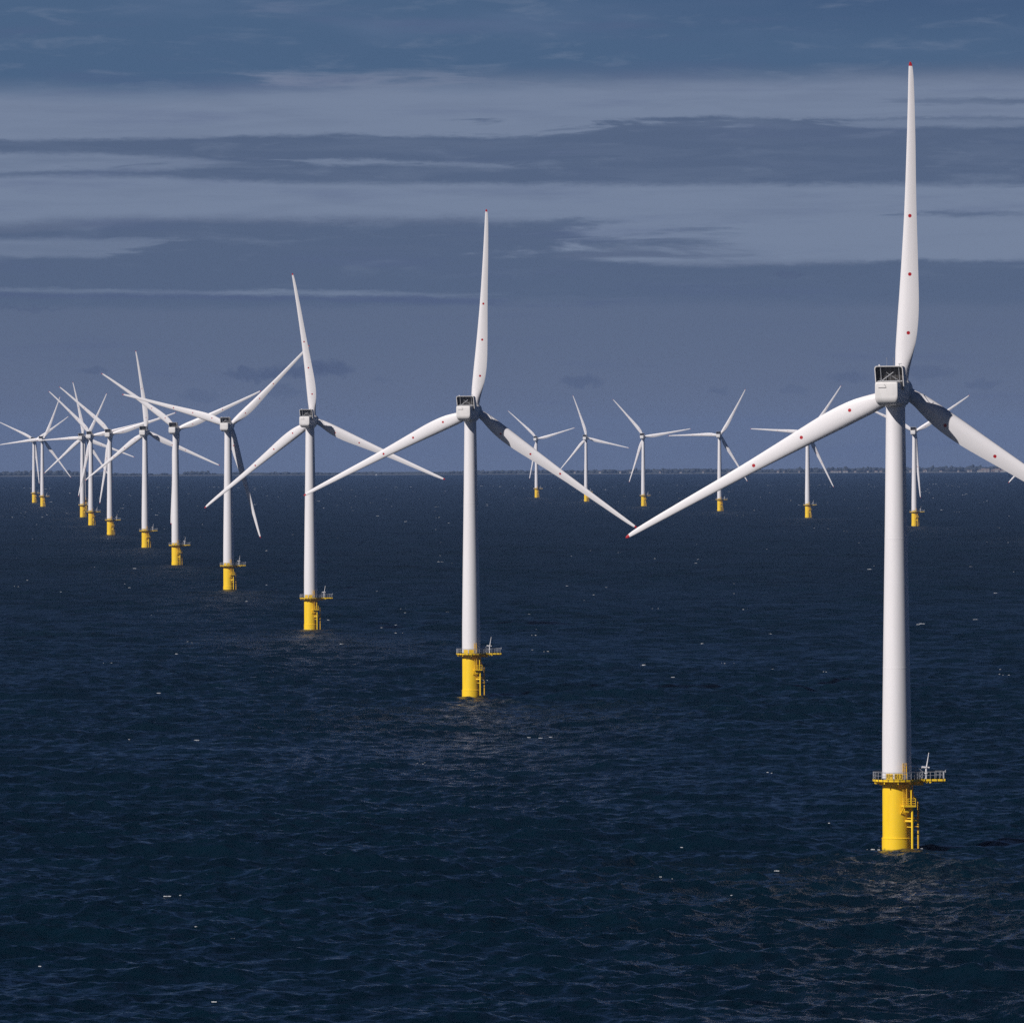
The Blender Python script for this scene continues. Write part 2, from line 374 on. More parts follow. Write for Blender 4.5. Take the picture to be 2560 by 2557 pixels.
def section(c, t, n=26):
    """aerofoil section, x from leading edge 0 to trailing edge 1, thickness ratio t, blended to a circle for thick roots"""
    pts = []
    k = min(1.0, max(0.0, (t - 0.36) / 0.5)); k = k * k * (3 - 2 * k)
    for i in range(n):
        a = 2 * math.pi * i / n
        cx = 0.5 - 0.5 * math.cos(a); x = cx
        yt = 5 * t * (0.2969 * math.sqrt(x) - 0.126 * x - 0.3516 * x * x + 0.2843 * x ** 3 - 0.1036 * x ** 4)
        camber = 0.16 * min(t, .3) * (1 - (2 * x - 0.8) ** 2) * (1 - k)
        y = (yt if a <= math.pi else -yt) + camber
        yc = 0.5 * t * math.sin(a)
        pts.append((x, (1 - k) * y + k * yc))
    return [(x * c, y * c) for x, y in pts]
def blade_bm():
    #        r    chord  t/c  twist  axis
    ST = [(1.35, 2.25, 1.0, 14, .5), (2.2, 2.27, 1.0, 14, .5), (3.5, 2.60, .86, 14, .50), (5.0, 3.02, .68, 14, .44), (6.4, 3.36, .56, 13.5, .40), (8.0, 3.62, .46, 13, .36), (9.6, 3.74, .40, 12, .335), (11.0, 3.78, .37, 11, .32), (12.3, 3.77, .345, 10.2, .31),
          (13.8, 3.70, .325, 9.4, .30), (15.3, 3.58, .31, 8.6, .29), (17.4, 3.38, .295, 7.5, .285), (19.5, 3.16, .28, 6.5, .28), (21.8, 2.93, .27, 5.6, .275), (24.2, 2.70, .26, 4.7, .27), (26.8, 2.45, .25, 3.9, .265), (29.4, 2.22, .24, 3.2, .26),
          (32, 2.03, .235, 2.5, .26), (34.5, 1.88, .23, 2, .26), (37.4, 1.73, .22, 1.5, .26), (40.4, 1.59, .215, 1, .26), (43, 1.46, .21, .6, .26), (45.6, 1.32, .205, .2, .27), (48.2, 1.19, .2, 0, .28), (50.8, 1.04, .2, -.3, .30),
          (52.6, .92, .2, -.5, .33), (53.9, .78, .2, -.5, .37), (54.7, .62, .2, -.5, .42), (55.15, .44, .2, -.5, .46), (BLADE_R, .2, .2, -.5, .5)]
    bm = bmesh.new(); rings = []
    for r, ch, t, tw, ax in ST:
        s = r / BLADE_R
        bow = 3.6 * s * (1 - s) - 0.05 * s
        ct, st = math.cos(R_(tw)), math.sin(R_(tw))
        ring = []
        for x, y in section(ch, t):
            x -= ax * ch
            # suction side to -Y (downwind, towards the camera); leading edge (-x) turned upwind (+Y)
            X = x * ct - y * st; Yb = -(x * st) - y * ct
            ring.append(bm.verts.new((X, Yb + bow, r)))
        rings.append(ring)
    n = len(rings[0])
    for A, B in zip(rings, rings[1:]):
        for i in range(n): bm.faces.new((A[i], A[(i + 1) % n], B[(i + 1) % n], B[i]))
    bm.faces.new(rings[0]); bm.faces.new(rings[-1])
    return bm
def rounded_loop(w, h, rad, seg=6, bottom_rad=None):
    """rounded rectangle in (x, z), centred on x, z from 0 to h"""
    br = rad if bottom_rad is None else bottom_rad
    pts = []
    for (cx, cz, a0, r) in ((w / 2 - rad, h - rad, 0, rad), (-w / 2 + rad, h - rad, 90, rad), (-w / 2 + br, br, 180, br), (w / 2 - br, br, 270, br)):
        for i in range(seg + 1):
            a = R_(a0 + 90 * i / seg); pts.append((cx + r * math.cos(a), cz + r * math.sin(a)))
    return pts
def loft(bm, loops, caps=True):
    rings = [[bm.verts.new(p) for p in L] for L in loops]; n = len(rings[0])
    for A, B in zip(rings, rings[1:]):
        for i in range(n): bm.faces.new((A[i], A[(i + 1) % n], B[(i + 1) % n], B[i]))
    if caps: bm.faces.new(rings[0]); bm.faces.new(rings[-1])

def make_turbine():
    root = empty('wind_turbine', (0, 0, 0))
    # yellow foundation tube
    bm = bmesh.new(); lathe(bm, [(2.58, -6), (2.58, 1.95), (2.62, 1.96), (2.62, 2.08), (2.47, 2.14), (2.47, 11.2), (2.62, 11.2), (2.62, 11.7)], 72)
    mesh_obj('foundation_tube', bm, M_base, root, 40)
    # tower with section flanges
    bm = bmesh.new()
    prof = []
    def tr(z): return float(np.interp(z, [11.7, 20, 35, 55, 75.6], [2.50, 2.46, 2.24, 1.90, 1.62]))
    for z in np.linspace(11.7, 75.6, 33): prof.append((tr(z), z))
    lathe(bm, prof, 72)
    for z in (31.0, 53.0): lathe(bm, [(tr(z) + 0.012, z - 0.09), (tr(z) + 0.012, z + 0.09)], 72)
    mesh_obj('tower', bm, M_tower, root, 40)
    # work platform
    pts = deck_edge()
    bm = bmesh.new()
    for (z0, z1, m_) in ((ZD - 0.36, ZD - 0.02, 0),):
        bot = [bm.verts.new((x, y, z0)) for x, y in pts]; top = [bm.verts.new((x, y, z1)) for x, y in pts]
        n = len(pts)
        bm.faces.new(bot[::-1]); bm.faces.new(top)
        for i in range(n): bm.faces.new((bot[i], bot[(i + 1) % n], top[(i + 1) % n], top[i]))
    for i in range(10):                                             # radial ribs and the bracket ring below
        a = 2 * math.pi * (i + 0.5) / 10
        box(bm, (3.1 * math.cos(a), 3.1 * math.sin(a), ZD - 0.58), (1.7, 0.16, 0.42), Matrix.Rotation(a, 3, 'Z'))
    lathe(bm, [(2.98, ZD - 1.02), (2.98, ZD - 0.37)], 48)
    box(bm, (3.6, 0.7, ZD - 0.85), (1.9, 0.35, 0.6)); box(bm, (5.9, 0.7, ZD - 0.5), (4.4, 0.25, 0.26))
    for x in (5.0, 5.62): tube(bm, (x, -0.9, ZD - 0.52), (x, 0.9, ZD - 0.52), 0.2)
    wp = mesh_obj('work_platform', bm, M_yel, root)
    bm = bmesh.new()
    ins = [(x * 0.985, y * 0.985) for x, y in pts]
    f = bm.faces.new([bm.verts.new((x, y, ZD)) for x, y in ins])
    bmesh.ops.solidify(bm, geom=[f], thickness=0.03)
    # dark toe joints on the rim
    for p in walk(pts, 1.0):
        d = Vector((p.x, p.y, 0)); d.normalize()
        box(bm, (p.x, p.y, ZD - 0.17), (0.10, 0.10, 0.36), Matrix.Rotation(math.atan2(d.y, d.x), 3, 'Z'))
    mesh_obj('deck_grating', bm, M_dark, wp)
    # railing
    bm = bmesh.new()
    ring = [(x * 0.975, y * 0.975) for x, y in pts]
    for p in walk(ring, 0.78): tube(bm, (p.x, p.y, ZD), (p.x, p.y, ZD + 1.2), 0.045, seg=6)
    for z, r_ in ((1.2, 0.045), (0.62, 0.03)):
        L = [Vector((x, y, ZD + z)) for x, y in ring]
        for a, b in zip(L, L[1:] + L[:1]): tube(bm, a, b, r_, seg=6)
    L = [Vector((8.0, -0.97, ZD + 1.2)), Vector((8.25, -0.97, ZD + 1.5)), Vector((8.25, -0.97, ZD + 1.1))]
    path(bm, L, 0.06, 6)
    box(bm, (8.2, -0.9, ZD + 1.25), (0.16, 0.5, 0.3))
    mesh_obj('railing', bm, M_galv, wp)
    # identification boards on the railing
    for (x0, x1, txt) in ((-2.05, -0.83, 'RM'), (-0.62, 0.72, '013')):
        xm = (x0 + x1) / 2; a = math.asin(xm / 4.15)
        rot = Matrix.Rotation(a, 3, 'Z')
        c0 = Vector((4.18 * math.sin(a), -4.18 * math.cos(a), ZD + 0.56))
        bm = bmesh.new(); box(bm, c0, (x1 - x0, 0.06, 1.0), rot)
        e = [x for x in bm.edges]; bmesh.ops.bevel(bm, geom=e, offset=0.02, segments=1)
        sp_ = mesh_obj('sign_board', bm, M_sign, root)
        cu = bpy.data.curves.new('lettering', 'FONT'); cu.body = txt; cu.size = 1.05; cu.align_x = 'CENTER'; cu.align_y = 'CENTER'; cu.extrude = 0.012
        to = bpy.data.objects.new('tmp', cu); COL.objects.link(to)
        bpy.context.view_layer.update()
        me = bpy.data.meshes.new_from_object(to.evaluated_get(bpy.context.evaluated_depsgraph_get()))
        bpy.data.objects.remove(to); me.materials.clear(); me.materials.append(M_blk); me.name = 'lettering'
        xs = [v.co.x for v in me.vertices]; w_ = max(xs) - min(xs)
        k = (x1 - x0 - 0.18) / w_
        me.transform(Matrix.Translation(c0) @ rot.to_4x4() @ Matrix.Translation((0, -0.045, -0.02)) @ Matrix.Rotation(R_(90), 4, 'X') @ Matrix.Diagonal((k, 1.0, 1, 1)))
        lo = bpy.data.objects.new('lettering', me); COL.objects.link(lo); lo.parent = sp_
    # caged ladder from the rest platform up through the deck
    bm = bmesh.new()
    A0 = R_(24)
    lx, ly = 1.20, -2.95
    for dx in (-0.30, 0.30):
        tube(bm, (lx + dx, ly, 7.7), (lx + dx, ly, ZD + (2.75 if dx < 0 else 2.3)), 0.075, seg=8)
    z = 7.9
    while z < ZD + 2.3:
        tube(bm, (lx - 0.3, ly, z), (lx + 0.3, ly, z), 0.028, seg=6); z += 0.3
    for z in (ZD + 0.9, ZD + 1.5, ZD + 2.1, ZD + 2.7):
        hoop = [Vector((lx - 0.33 * math.cos(t), ly + 0.05 + 0.55 * math.sin(t), z)) for t in np.linspace(0, math.pi, 9)]
        path(bm, hoop, 0.035, 6)
    for t in np.linspace(0.35, math.pi - 0.35, 5): tube(bm, (lx - 0.33 * math.cos(t), ly + 0.05 + 0.55 * math.sin(t), ZD + 0.9), (lx - 0.33 * math.cos(t), ly + 0.05 + 0.55 * math.sin(t), ZD + 2.7), 0.03, seg=6)
    for z in (8.4, 10.2): tube(bm, (lx, ly, z), (lx * 0.75, ly * 0.75, z), 0.05, seg=6)
    mesh_obj('ladder', bm, M_yel2, root)
    # rest platform half way down
    bm = bmesh.new()
    rp = Matrix.Rotation(R_(12), 3, 'Z')
    cc = Vector((1.85, -2.85, 7.6))
    box(bm, cc, (2.15, 1.5, 0.28), rp)
    for sx in (-0.9, 0.55):
        a = cc + rp @ Vector((sx, -0.6, -0.1)); b = Vector((a.x * 0.70 - 0.25, a.y * 0.66, 6.2)); tube(bm, a, b, 0.11)
    b0 = cc + rp @ Vector((-0.35, 0.2, -0.75)); box(bm, b0, (0.75, 0.7, 0.6), rp)
    rpo = mesh_obj('rest_platform', bm, M_yel, root)
    bm = bmesh.new()
    cs = [(-1.02, 0.3), (-1.02, -0.7), (1.02, -0.7), (1.02, 0.5)]
    for z in (0.45, 0.85, 1.27):
        L = [cc + rp @ Vector((x, y, z)) for x, y in cs]
        path(bm, L, 0.045, 6)
    for (x, y) in cs + [(-0.3, -0.7), (0.25, -0.7)]:
        p = cc + rp @ Vector((x, y, 0.1)); tube(bm, p, p + Vector((0, 0, 1.2)), 0.07 if (x, y) == (0.25, -0.7) else 0.05, seg=6)
    mesh_obj('railing', bm, M_yel, rpo)
    # boat landing: two fender tubes on stub arms
    f1 = Vector((2.46, -2.75, 0)); f2 = Vector((3.56, -1.02, 0))
    def arms(bm, f):
        d = f.normalized()
        for z, rr in ((5.0, 0.17), (5.5, 0.08), (4.0, 0.08), (-0.8, 0.17)):
            tube(bm, d * 2.45 + Vector((0, 0, z)), f + Vector((0, 0, z)), rr)
    bm = bmesh.new(); tube(bm, f1 + Vector((0, 0, 5.0)), f2 + Vector((0, 0, 5.0)), 0.12)
    bl = mesh_obj('boat_landing', bm, M_yel, root, 40)
    bm = bmesh.new(); arms(bm, f1); tube(bm, f1 + Vector((0, 0, -5)), f1 + Vector((0, 0, 7.45)), 0.21, seg=16); tube(bm, f1 + Vector((-0.15, .15, 7.4)), f1 + Vector((-0.15, .15, 10.4)), 0.13, seg=12)
    tube(bm, f1 + Vector((-1.15, 0.55, 5.0)), f1 + Vector((-0.1, 0.1, 5.0)), 0.2)
    tube(bm, f1 + Vector((-0.15, .15, 10.2)), (1.75, -1.85, 10.2), 0.1)
    mesh_obj('fender_tube', bm, M_yel, bl, 40)
    bm = bmesh.new(); arms(bm, f2); path(bm, [f2 + Vector((0, 0, -5)), f2 + Vector((0, 0, 7.9)), f2 + Vector((-0.12, 0.1, 8.35)), Vector((2.75, -0.8, 9.35)), Vector((2.78, -1.55, 8.9)), Vector((2.6, -1.5, 10.0)), Vector((2.55, -1.5, 11.5))], 0.1, 10)
    tube(bm, f2 + Vector((0, 0, -5)), f2 + Vector((0, 0, 7.9)), 0.17, seg=12)
    mesh_obj('fender_tube', bm, M_yel2, bl, 40)
    # stair up to the tower door
    bm = bmesh.new()
    for y in (0.1, 0.9):
        tube(bm, (3.15, y, ZD + 1.25), (4.35, y, ZD + 0.1), 0.08, seg=6)
        path(bm, [Vector((2.7, y, ZD + 2.35)), Vector((3.15, y, ZD + 2.35)), Vector((4.4, y, ZD + 1.2)), Vector((4.4, y, ZD))], 0.05, 6)
        path(bm, [Vector((2.7, y, ZD + 1.8)), Vector((3.15, y, ZD + 1.8)), Vector((4.4, y, ZD + 0.65))], 0.04, 6)
        tube(bm, (3.15, y, ZD), (3.15, y, ZD + 2.35), 0.05, seg=6)
    for i in range(6): box(bm, (3.25 + i * 0.21, 0.5, ZD + 1.1 - i * 0.19), (0.24, 0.8, 0.04))
    box(bm, (2.8, 0.5, ZD + 1.22), (0.8, 0.9, 0.08))
    mesh_obj('stair', bm, M_galv, root)
    # davit crane
    bm = bmesh.new(); px, py = 5.02, 0.2
    lathe(bm, [(0.30, ZD), (0.30, ZD + 0.06), (0.17, ZD + 0.1), (0.17, ZD + 0.75), (0.30, ZD + 0.85), (0.30, ZD + 1.0), (0.16, ZD + 1.1), (0.15, ZD + 1.75)], 18, Matrix.Translation((px, py, 0)))
    dc = mesh_obj('davit_crane', bm, M_crane, root, 40)
    bm = bmesh.new(); tube(bm, (px, py, ZD + 1.6), (px + 0.42, py - 0.05, ZD + 4.2), 0.13, 0.06, 10); tube(bm, (px + 0.40, py - .05, ZD + 4.1), (px + 0.45, py - .05, ZD + 4.42), 0.06)
    tube(bm, (px + 0.22, py, ZD + 1.9), (px + 0.42, py - 0.05, ZD + 4.0), 0.03, seg=6)
    mesh_obj('boom', bm, M_crane, dc, 40)
    bm = bmesh.new(); tube(bm, (px - 0.78, py - 0.1, ZD + 1.95), (px + 0.05, py, ZD + 1.9), 0.2, 0.17, 14); tube(bm, (px + 0.25, py, ZD + 1.9), (px + 0.55, py, ZD + 1.88), 0.13, seg=12)
    mesh_obj('winch', bm, M_crane, dc, 40)

    # ---- nacelle group, modelled with +Y upwind (away from the camera), then yawed
    YM = Matrix.Rotation(-YAW, 4, 'Z')
    bm = bmesh.new()
    # side profile: stations along y (rear face bulges), z bottom/top, half width
    stt = [(-6.75, 77.05, 79.35, 1.82), (-6.73, 76.85, 79.47, 1.90), (-6.66, 76.6, 79.56, 1.955), (-6.5, 76.3, 79.62, 1.985), (-6.25, 76.05, 79.645, 2.0), (-5.9, 75.83, 79.65, 2.0), (-5.5, 75.70, 79.65, 2.0), (-5.0, 75.62, 79.65, 2.0), (-1.0, 75.62, 79.65, 2.0), (1.6, 75.7, 79.6, 1.98), (2.3, 75.95, 79.5, 1.9), (2.75, 76.3, 79.2, 1.7)]
    # barrel-shaped rear: the back face bows rearwards at two thirds of its height
    def bow(z): return 0.0 if z > 78.3 else -0.0
    loops = []
    for (y, zb, zt, hw) in stt:
        k = max(0.0, min(1.0, (-5.0 - y) / 1.75))
        L = []
        for x, z in rounded_loop(2 * hw, zt - zb, 0.34, 5, 0.55):
            zz = zb + z
            sh = 0.0
            L.append((x * (1.02 - 0.035 * ((zz - 77.9) / 1.9) ** 2 - 0.03 * max(0.0, (77.0 - zz) / 1.4)), y + sh, zz))
        loops.append(L)
    loft(bm, loops)
    bmesh.ops.transform(bm, matrix=YM, verts=bm.verts[:])
    nac = mesh_obj('nacelle', bm, M_nac, root, 50)
    # yaw bearing collar
    bm = bmesh.new(); lathe(bm, [(1.66, 75.35), (1.75, 75.4), (1.75, 75.75)], 48)
    mesh_obj('yaw_collar', bm, M_nac, nac, 40)
    # rear hatch outline
    bm = bmesh.new()
    yh = -6.74
    def bar(a, b, w=0.055):
        a = Vector(a); b = Vector(b); d = b - a
        q = Matrix.Rotation(-math.atan2(d.z, d.x), 3, 'Y')
        box(bm, (a + b) / 2, (d.length, 0.06, w), q)
    bar((-1.35, yh, 78.62), (0.0, yh, 78.62), 0.10); bar((-0.30, yh, 79.2), (-0.02, yh, 78.68), 0.06)
    bmesh.ops.transform(bm, matrix=YM, verts=bm.verts[:]); mesh_obj('hatch_seam', bm, M_gap_shade, nac)
    # service equipment and roof rails
    bm = bmesh.new()
    box(bm, (0.9, -1.2, 79.78), (1.0, 1.6, 0.3)); box(bm, (-0.6, 0.6, 79.75), (1.2, 1.0, 0.25))
    for x in (-1.7, 1.7):
        path(bm, [Vector((x, -4.0, 79.6)), Vector((x, -4.0, 80.25)), Vector((x, 2.0, 80.25)), Vector((x, 2.0, 79.6))], 0.04, 6)
    bmesh.ops.transform(bm, matrix=YM, verts=bm.verts[:]); mesh_obj('roof_equipment', bm, M_galv, nac)
    # cooler frame: open duct leaning rearwards over the tail
    bm = bmesh.new()
    h0, h1 = 78.3, 82.35
    def lean(z): return -0.30 * (z - 79.6)
    outer = [(x, z) for x, z in rounded_loop(4.96, h1 - h0, 0.48, 7, 0.03)]; inner = [(x, z) for x, z in rounded_loop(4.66, h1 - h0 - 0.15, 0.40, 7, 0.03)]
    yr = -4.35
    def ring_(pts_, y, z0, dep): return [(x, y + lean(z0 + z) + dep(z0 + z), z0 + z) for x, z in pts_]
    depth = lambda z: float(np.interp(z, [78.3, 79.6, 82.35], [2.6, 2.4, 1.7]))
    zero = lambda z: 0.0
    # keep only the U (two sides and top): drop the bottom run
    n = len(outer); half_ = [i for i in range(n) if outer[i][1] > 0.0 or True]
    ro = [bm.verts.new(p) for p in ring_(outer, yr, h0, zero)]; ri = [bm.verts.new(p) for p in ring_(inner, yr, h0, zero)]
    fo = [bm.verts.new(p) for p in ring_(outer, yr, h0, depth)]; fi = [bm.verts.new(p) for p in ring_(inner, yr, h0, depth)]
    for i in range(n):
        j = (i + 1) % n
        if outer[i][1] < 0.06 and outer[j][1] < 0.06: continue
        bm.faces.new((ro[i], ro[j], ri[j], ri[i])); bm.faces.new((fo[i], fi[i], fi[j], fo[j]))
        bm.faces.new((ro[i], fo[i], fo[j], ro[j])); bm.faces.new((ri[i], ri[j], fi[j], fi[i])).material_index = 1  # inner walls coloured dark to stand in for shade
    bmesh.ops.transform(bm, matrix=YM, verts=bm.verts[:]); cf = mesh_obj('cooler_frame', bm, M_nac, root, 50); cf.data.materials.append(M_gap_shade)
    bm = bmesh.new()                                                  # radiator pack
    r0 = [(x * 0.985, z) for x, z in rounded_loop(4.66, 2.62, 0.38, 5, 0.02)]
    loft(bm, [[(x, yr + lean(79.62 + z) + 1.30, 79.62 + z) for x, z in r0], [(x, yr + lean(79.62 + z) + 1.46, 79.62 + z) for x, z in r0]])
    bmesh.ops.transform(bm, matrix=YM, verts=bm.verts[:]); mesh_obj('radiator', bm, M_rad, cf)
    bm = bmesh.new()                                                  # braces in the opening
    def pt(x, z, dy=0.35): return Vector((x, yr + lean(z) + dy, z))
    for x in (-1.45, 1.75): tube(bm, pt(x, 79.6, 0.25), pt(x, 82.2, 0.25), 0.07, seg=8)
    tube(bm, pt(-1.3, 79.9, 0.3), pt(0.75, 81.3, 0.3), 0.075, seg=8); tube(bm, pt(1.6, 79.85, 0.5), pt(-0.55, 81.25, 0.5), 0.045, seg=8)
    for x in (-0.75, 0.0, 0.8): tube(bm, pt(x, 79.65, 1.22), pt(x, 82.2, 1.22), 0.03, seg=6)
    tube(bm, pt(-2.2, 79.78, 0.3), pt(2.2, 79.78, 0.3), 0.06, seg=8)
    bmesh.ops.transform(bm, matrix=YM, verts=bm.verts[:]); mesh_obj('brace', bm, M_galv, cf)
    yt = yr + lean(h1)                                                # masts, beacon and wind vane on the top rail
    def on_top(name, m):
        bmesh.ops.transform(bm, matrix=YM, verts=bm.verts[:]); mesh_obj(name, bm, m, cf)
    for x, h in ((-0.35, 1.4), (0.8, 1.35)):
        bm = bmesh.new(); lathe(bm, [(0.022, h1 - 0.02), (0.022, h1 + h - 0.3), (0.045, h1 + h - 0.3), (0.045, h1 + h)], 8, Matrix.Translation((x, yt + 0.4, 0))); on_top('mast', M_galv)
    bm = bmesh.new(); tube(bm, (-1.65, yt + 0.4, h1 - 0.02), (-1.65, yt + 0.4, h1 + 0.25), 0.12, seg=12); on_top('beacon', M_crane)
    bm = bmesh.new(); tube(bm, (1.85, yt + 0.4, h1 - 0.02), (1.85, yt + 0.4, h1 + 0.34), 0.05, seg=8); box(bm, (1.95, yt + .4, h1 + 0.34), (0.55, 0.16, 0.12)); on_top('wind_vane', M_galv)
    # hub
    RM = YM @ Matrix.Translation((0, 0, HUB)) @ Matrix.Rotation(TILT, 4, 'X') @ Matrix.Translation((0, OVER, 0))
    bm = bmesh.new()
    prof = [(1.45, -1.75), (1.72, -1.6), (1.86, -0.9), (1.86, 0.5), (1.7, 1.2), (1.3, 1.75), (0.75, 2.1), (0.05, 2.25)]
    lathe(bm, prof, 48, RM @ Matrix.Rotation(R_(-90), 4, 'X'))
    hub = mesh_obj('hub', bm, M_nac, root, 40)
    # blades
    me = None
    blades = []
    for i in range(3):
        if me is None:
            b = mesh_obj('blade', blade_bm(), M_blade, root, 60); me = b.data
        else:
            b = bpy.data.objects.new('blade', me); COL.objects.link(b); b.parent = root
        b['slot'] = i; blades.append(b)
    return root, RM

def spread(o): return [c for c in bpy.data.objects if c.parent == o]
proto, RM = make_turbine()
KIDS = {}
for o_ in list(bpy.data.objects):
    if o_.parent: KIDS.setdefault(o_.parent.name, []).append(o_)
def copy_tree(o, parent=None, skip=()):
    c = o.copy(); COL.objects.link(c); c.parent = parent
    for ch in KIDS.get(o.name, []):
        if ch.name.split('.')[0] in skip: continue
        copy_tree(ch, c, skip)
    return c
def set_rotor(root, deg, dyaw=0.0, stretch=1.0):
    i = 0
    kids = [c for c in bpy.data.objects if c.parent == root]
    for c in kids:
        n = c.name.split('.')[0]
        if n == 'blade':
            c.matrix_local = Matrix.Rotation(-R_(dyaw), 4, 'Z') @ RM @ Matrix.Rotation(R_(deg + 120 * i + 0.45 * math.sin(R_(deg + 120 * i))), 4, 'Y') @ Matrix.Scale(stretch, 4, (0, 0, 1))
            i += 1
        elif n in ('nacelle', 'cooler_frame', 'hub') and dyaw:
            c.matrix_local = Matrix.Rotation(-R_(dyaw), 4, 'Z')
    for c in kids:
        if 'slot' in c.keys(): del c['slot']

def place(xpx, ypx, d):
    """stand a turbine d metres ahead on the bearing of a landmark (bearing from the survey of the photo)"""
    x = ((xpx - 1280) - (ypx - 1278.5) * 0.0041) * d / 18000.0
    return Vector((x, d, sea_z(x, d)))
G = 'white wind turbines with yellow bases standing in the sea'
#        x      y     dist  rotor yaw   label
FARM = [
 (2243.3, 2120, 1226, 3.2, 0.5, 'nearest and largest wind turbine, boards reading RM 013 on its yellow base, at the right'),
 (1178.6, 1743, 1969, 5.4, 0.5, 'second largest wind turbine, in the middle, one blade pointing almost straight up'),
 (777.0, 1575, 2690, 113.6, 0.5, 'third largest wind turbine, left of the middle, upper blade leaning slightly left'),
 (571.5, 1476.5, 3423, 46.3, -2, 'fourth largest wind turbine, dark shaded blade hanging down right of its tower'),
 (440.0, 1414.7, 4135, 66.3, -1, 'wind turbine with a long white blade hanging straight down just left of its tower'),
 (363.5, 1371, 4853, 114.0, -2, 'sixth wind turbine from the front, one blade nearly upright, in the left half'),
 (275.5, 1338, 5577, 72.3, -1, 'wind turbine at the right end of the crowded far left cluster'),
 (228.0, 1313, 6312, 75.8, -1, 'frontmost wind turbine of the tight trio in the crowded far left cluster'),
 (206.5, 1293.3, 7060, 110.5, 0, 'leftmost wind turbine of the tight trio in the crowded far left cluster'),
 (211.5, 1277, 7770, 28.0, 0, 'wind turbine almost hidden behind the tight trio at far left, blade raised upper right'),
 (106.3, 1266, 8430, 24.0, 0, 'small wind turbine second from the left edge, steep blade up right, lower blade half shaded'),
 (85.2, 1256, 9080, 56.5, 1, 'smallest wind turbine, nearest the left edge, thin blade hanging beside its tower'),
 (1341.5, 1244, 9648, 73.8, 2, "leftmost and faintest wind turbine of the far right row, behind the middle turbine's blade"),
 (1465.5, 1253.8, 8885, 102.8, 2, 'small far row wind turbine, yellow base partly covered by a big white blade'),
 (1608.6, 1265, 8132, 80.5, 0, 'small wind turbine standing free between the two big blade tips in the right half'),
 (1799.3, 1276.7, 7460, 30.0, -2, "small wind turbine with one level blade, tower crossed by the biggest turbine's left blade"),
 (2019.5, 1292.6, 6725, 35.3, -3, 'small wind turbine whose hub hides behind the left blade of the biggest turbine'),
 (2286.5, 1313.8, 5985, 56.5, -3, 'small wind turbine just right of the biggest tower, below the shaded big blade'),
 (2646.0, 1346, 5270, 105.0, 0, 'wind turbine beyond the right edge, only one white blade tip visible above the sea'),
]
SMALL = {'hatch_seam', 'roof_equipment', 'mast', 'beacon', 'wind_vane', 'lettering', 'yaw_collar', 'brace'}
roots = []
for i, (x, y, d, deg, dy, lab) in enumerate(FARM):
    if i == 0: t = proto
    else: t = copy_tree(proto, None, {'lettering'} if d < 2500 else (SMALL if d > 3800 else {'lettering', 'hatch_seam'} if d > 3000 else {'lettering'}))
    t.location = place(x, y, d)
    tag(t, lab, 'wind turbine', G)
    roots.append((t, deg, dy))
for t, deg, dy in roots: set_rotor(t, deg, dy, 1.009 if t is proto else 1.0)

# ------------------------------------------------------------------ far shore, some 22 km off
SHORE = 21800.0
def bearing(px): return (px - 1280) / 18000.0
def shore_pt(px, dd=0.0, z=0.0):
    a = bearing(px); d = SHORE + dd; x = a * d
    return Vector((x, d, sea_z(x, d) + z))
M_land = mat('far_land', (0.05, 0.058, 0.045), 0.9, vary=0.4, vscale=0.02)
M_mirage = mat('shore_mirage_strip', (0.12, 0.12, 0.12), 0.9, vary=0.3, vscale=0.02)  # pale mirage line over the water, painted onto the shore edge
M_wood = mat('far_foliage', (0.036, 0.043, 0.048), 0.9, vary=0.5, vscale=0.05)
M_wall = [mat('far_wall_white', (0.36, 0.36, 0.35), 0.8), mat('far_wall_cream', (0.30, 0.28, 0.26), 0.8), mat('far_wall_brick', (0.22, 0.17, 0.15), 0.85)]
bm = bmesh.new()
prev = None
for px in range(-1400, 4001, 40):
    h = 2.2 + 0.8 * math.sin(px / 70.0) + 0.6 * math.sin(px / 23.0)
    hb = 1.6 if 250 < px < 640 else h + 2.5
    row = [bm.verts.new(shore_pt(px, 0, -1.0)), bm.verts.new(shore_pt(px, 40, 1.6)), bm.verts.new(shore_pt(px, 160, h * 0.7)), bm.verts.new(shore_pt(px, 900, hb)), bm.verts.new(shore_pt(px, 2600, hb + 1))]
    if prev:
        for k in range(4): bm.faces.new((prev[k], row[k], row[k + 1], prev[k + 1]))
    prev = row
land = mesh_obj('land', bm, M_land, None, 180); tag(land, kind='structure')
land.data.materials.append(M_mirage)
for p in land.data.polygons:
    if p.center.y < SHORE + 120: p.material_index = 1
def clump(bm, c, w, h, d, r):
    """one ragged tree crown: a lumpy mass with a broken outline"""
    vs = bmesh.ops.create_icosphere(bm, subdivisions=2, radius=1.0)['verts']
    ph = [r.uniform(0, 6.28) for _ in range(6)]
    for v in vs:
        n = v.co.copy()
        f = 1 + 0.22 * math.sin(4 * n.x + ph[0]) * math.sin(5 * n.y + ph[1]) + 0.16 * math.sin(7 * n.z + ph[2] + 3 * n.x) + r.uniform(-0.10, 0.10)
        z = n.z * f * h * 0.5
        v.co = Vector((c.x + n.x * f * w * 0.5, c.y + n.y * f * d * 0.5, c.z + h * 0.5 + z))
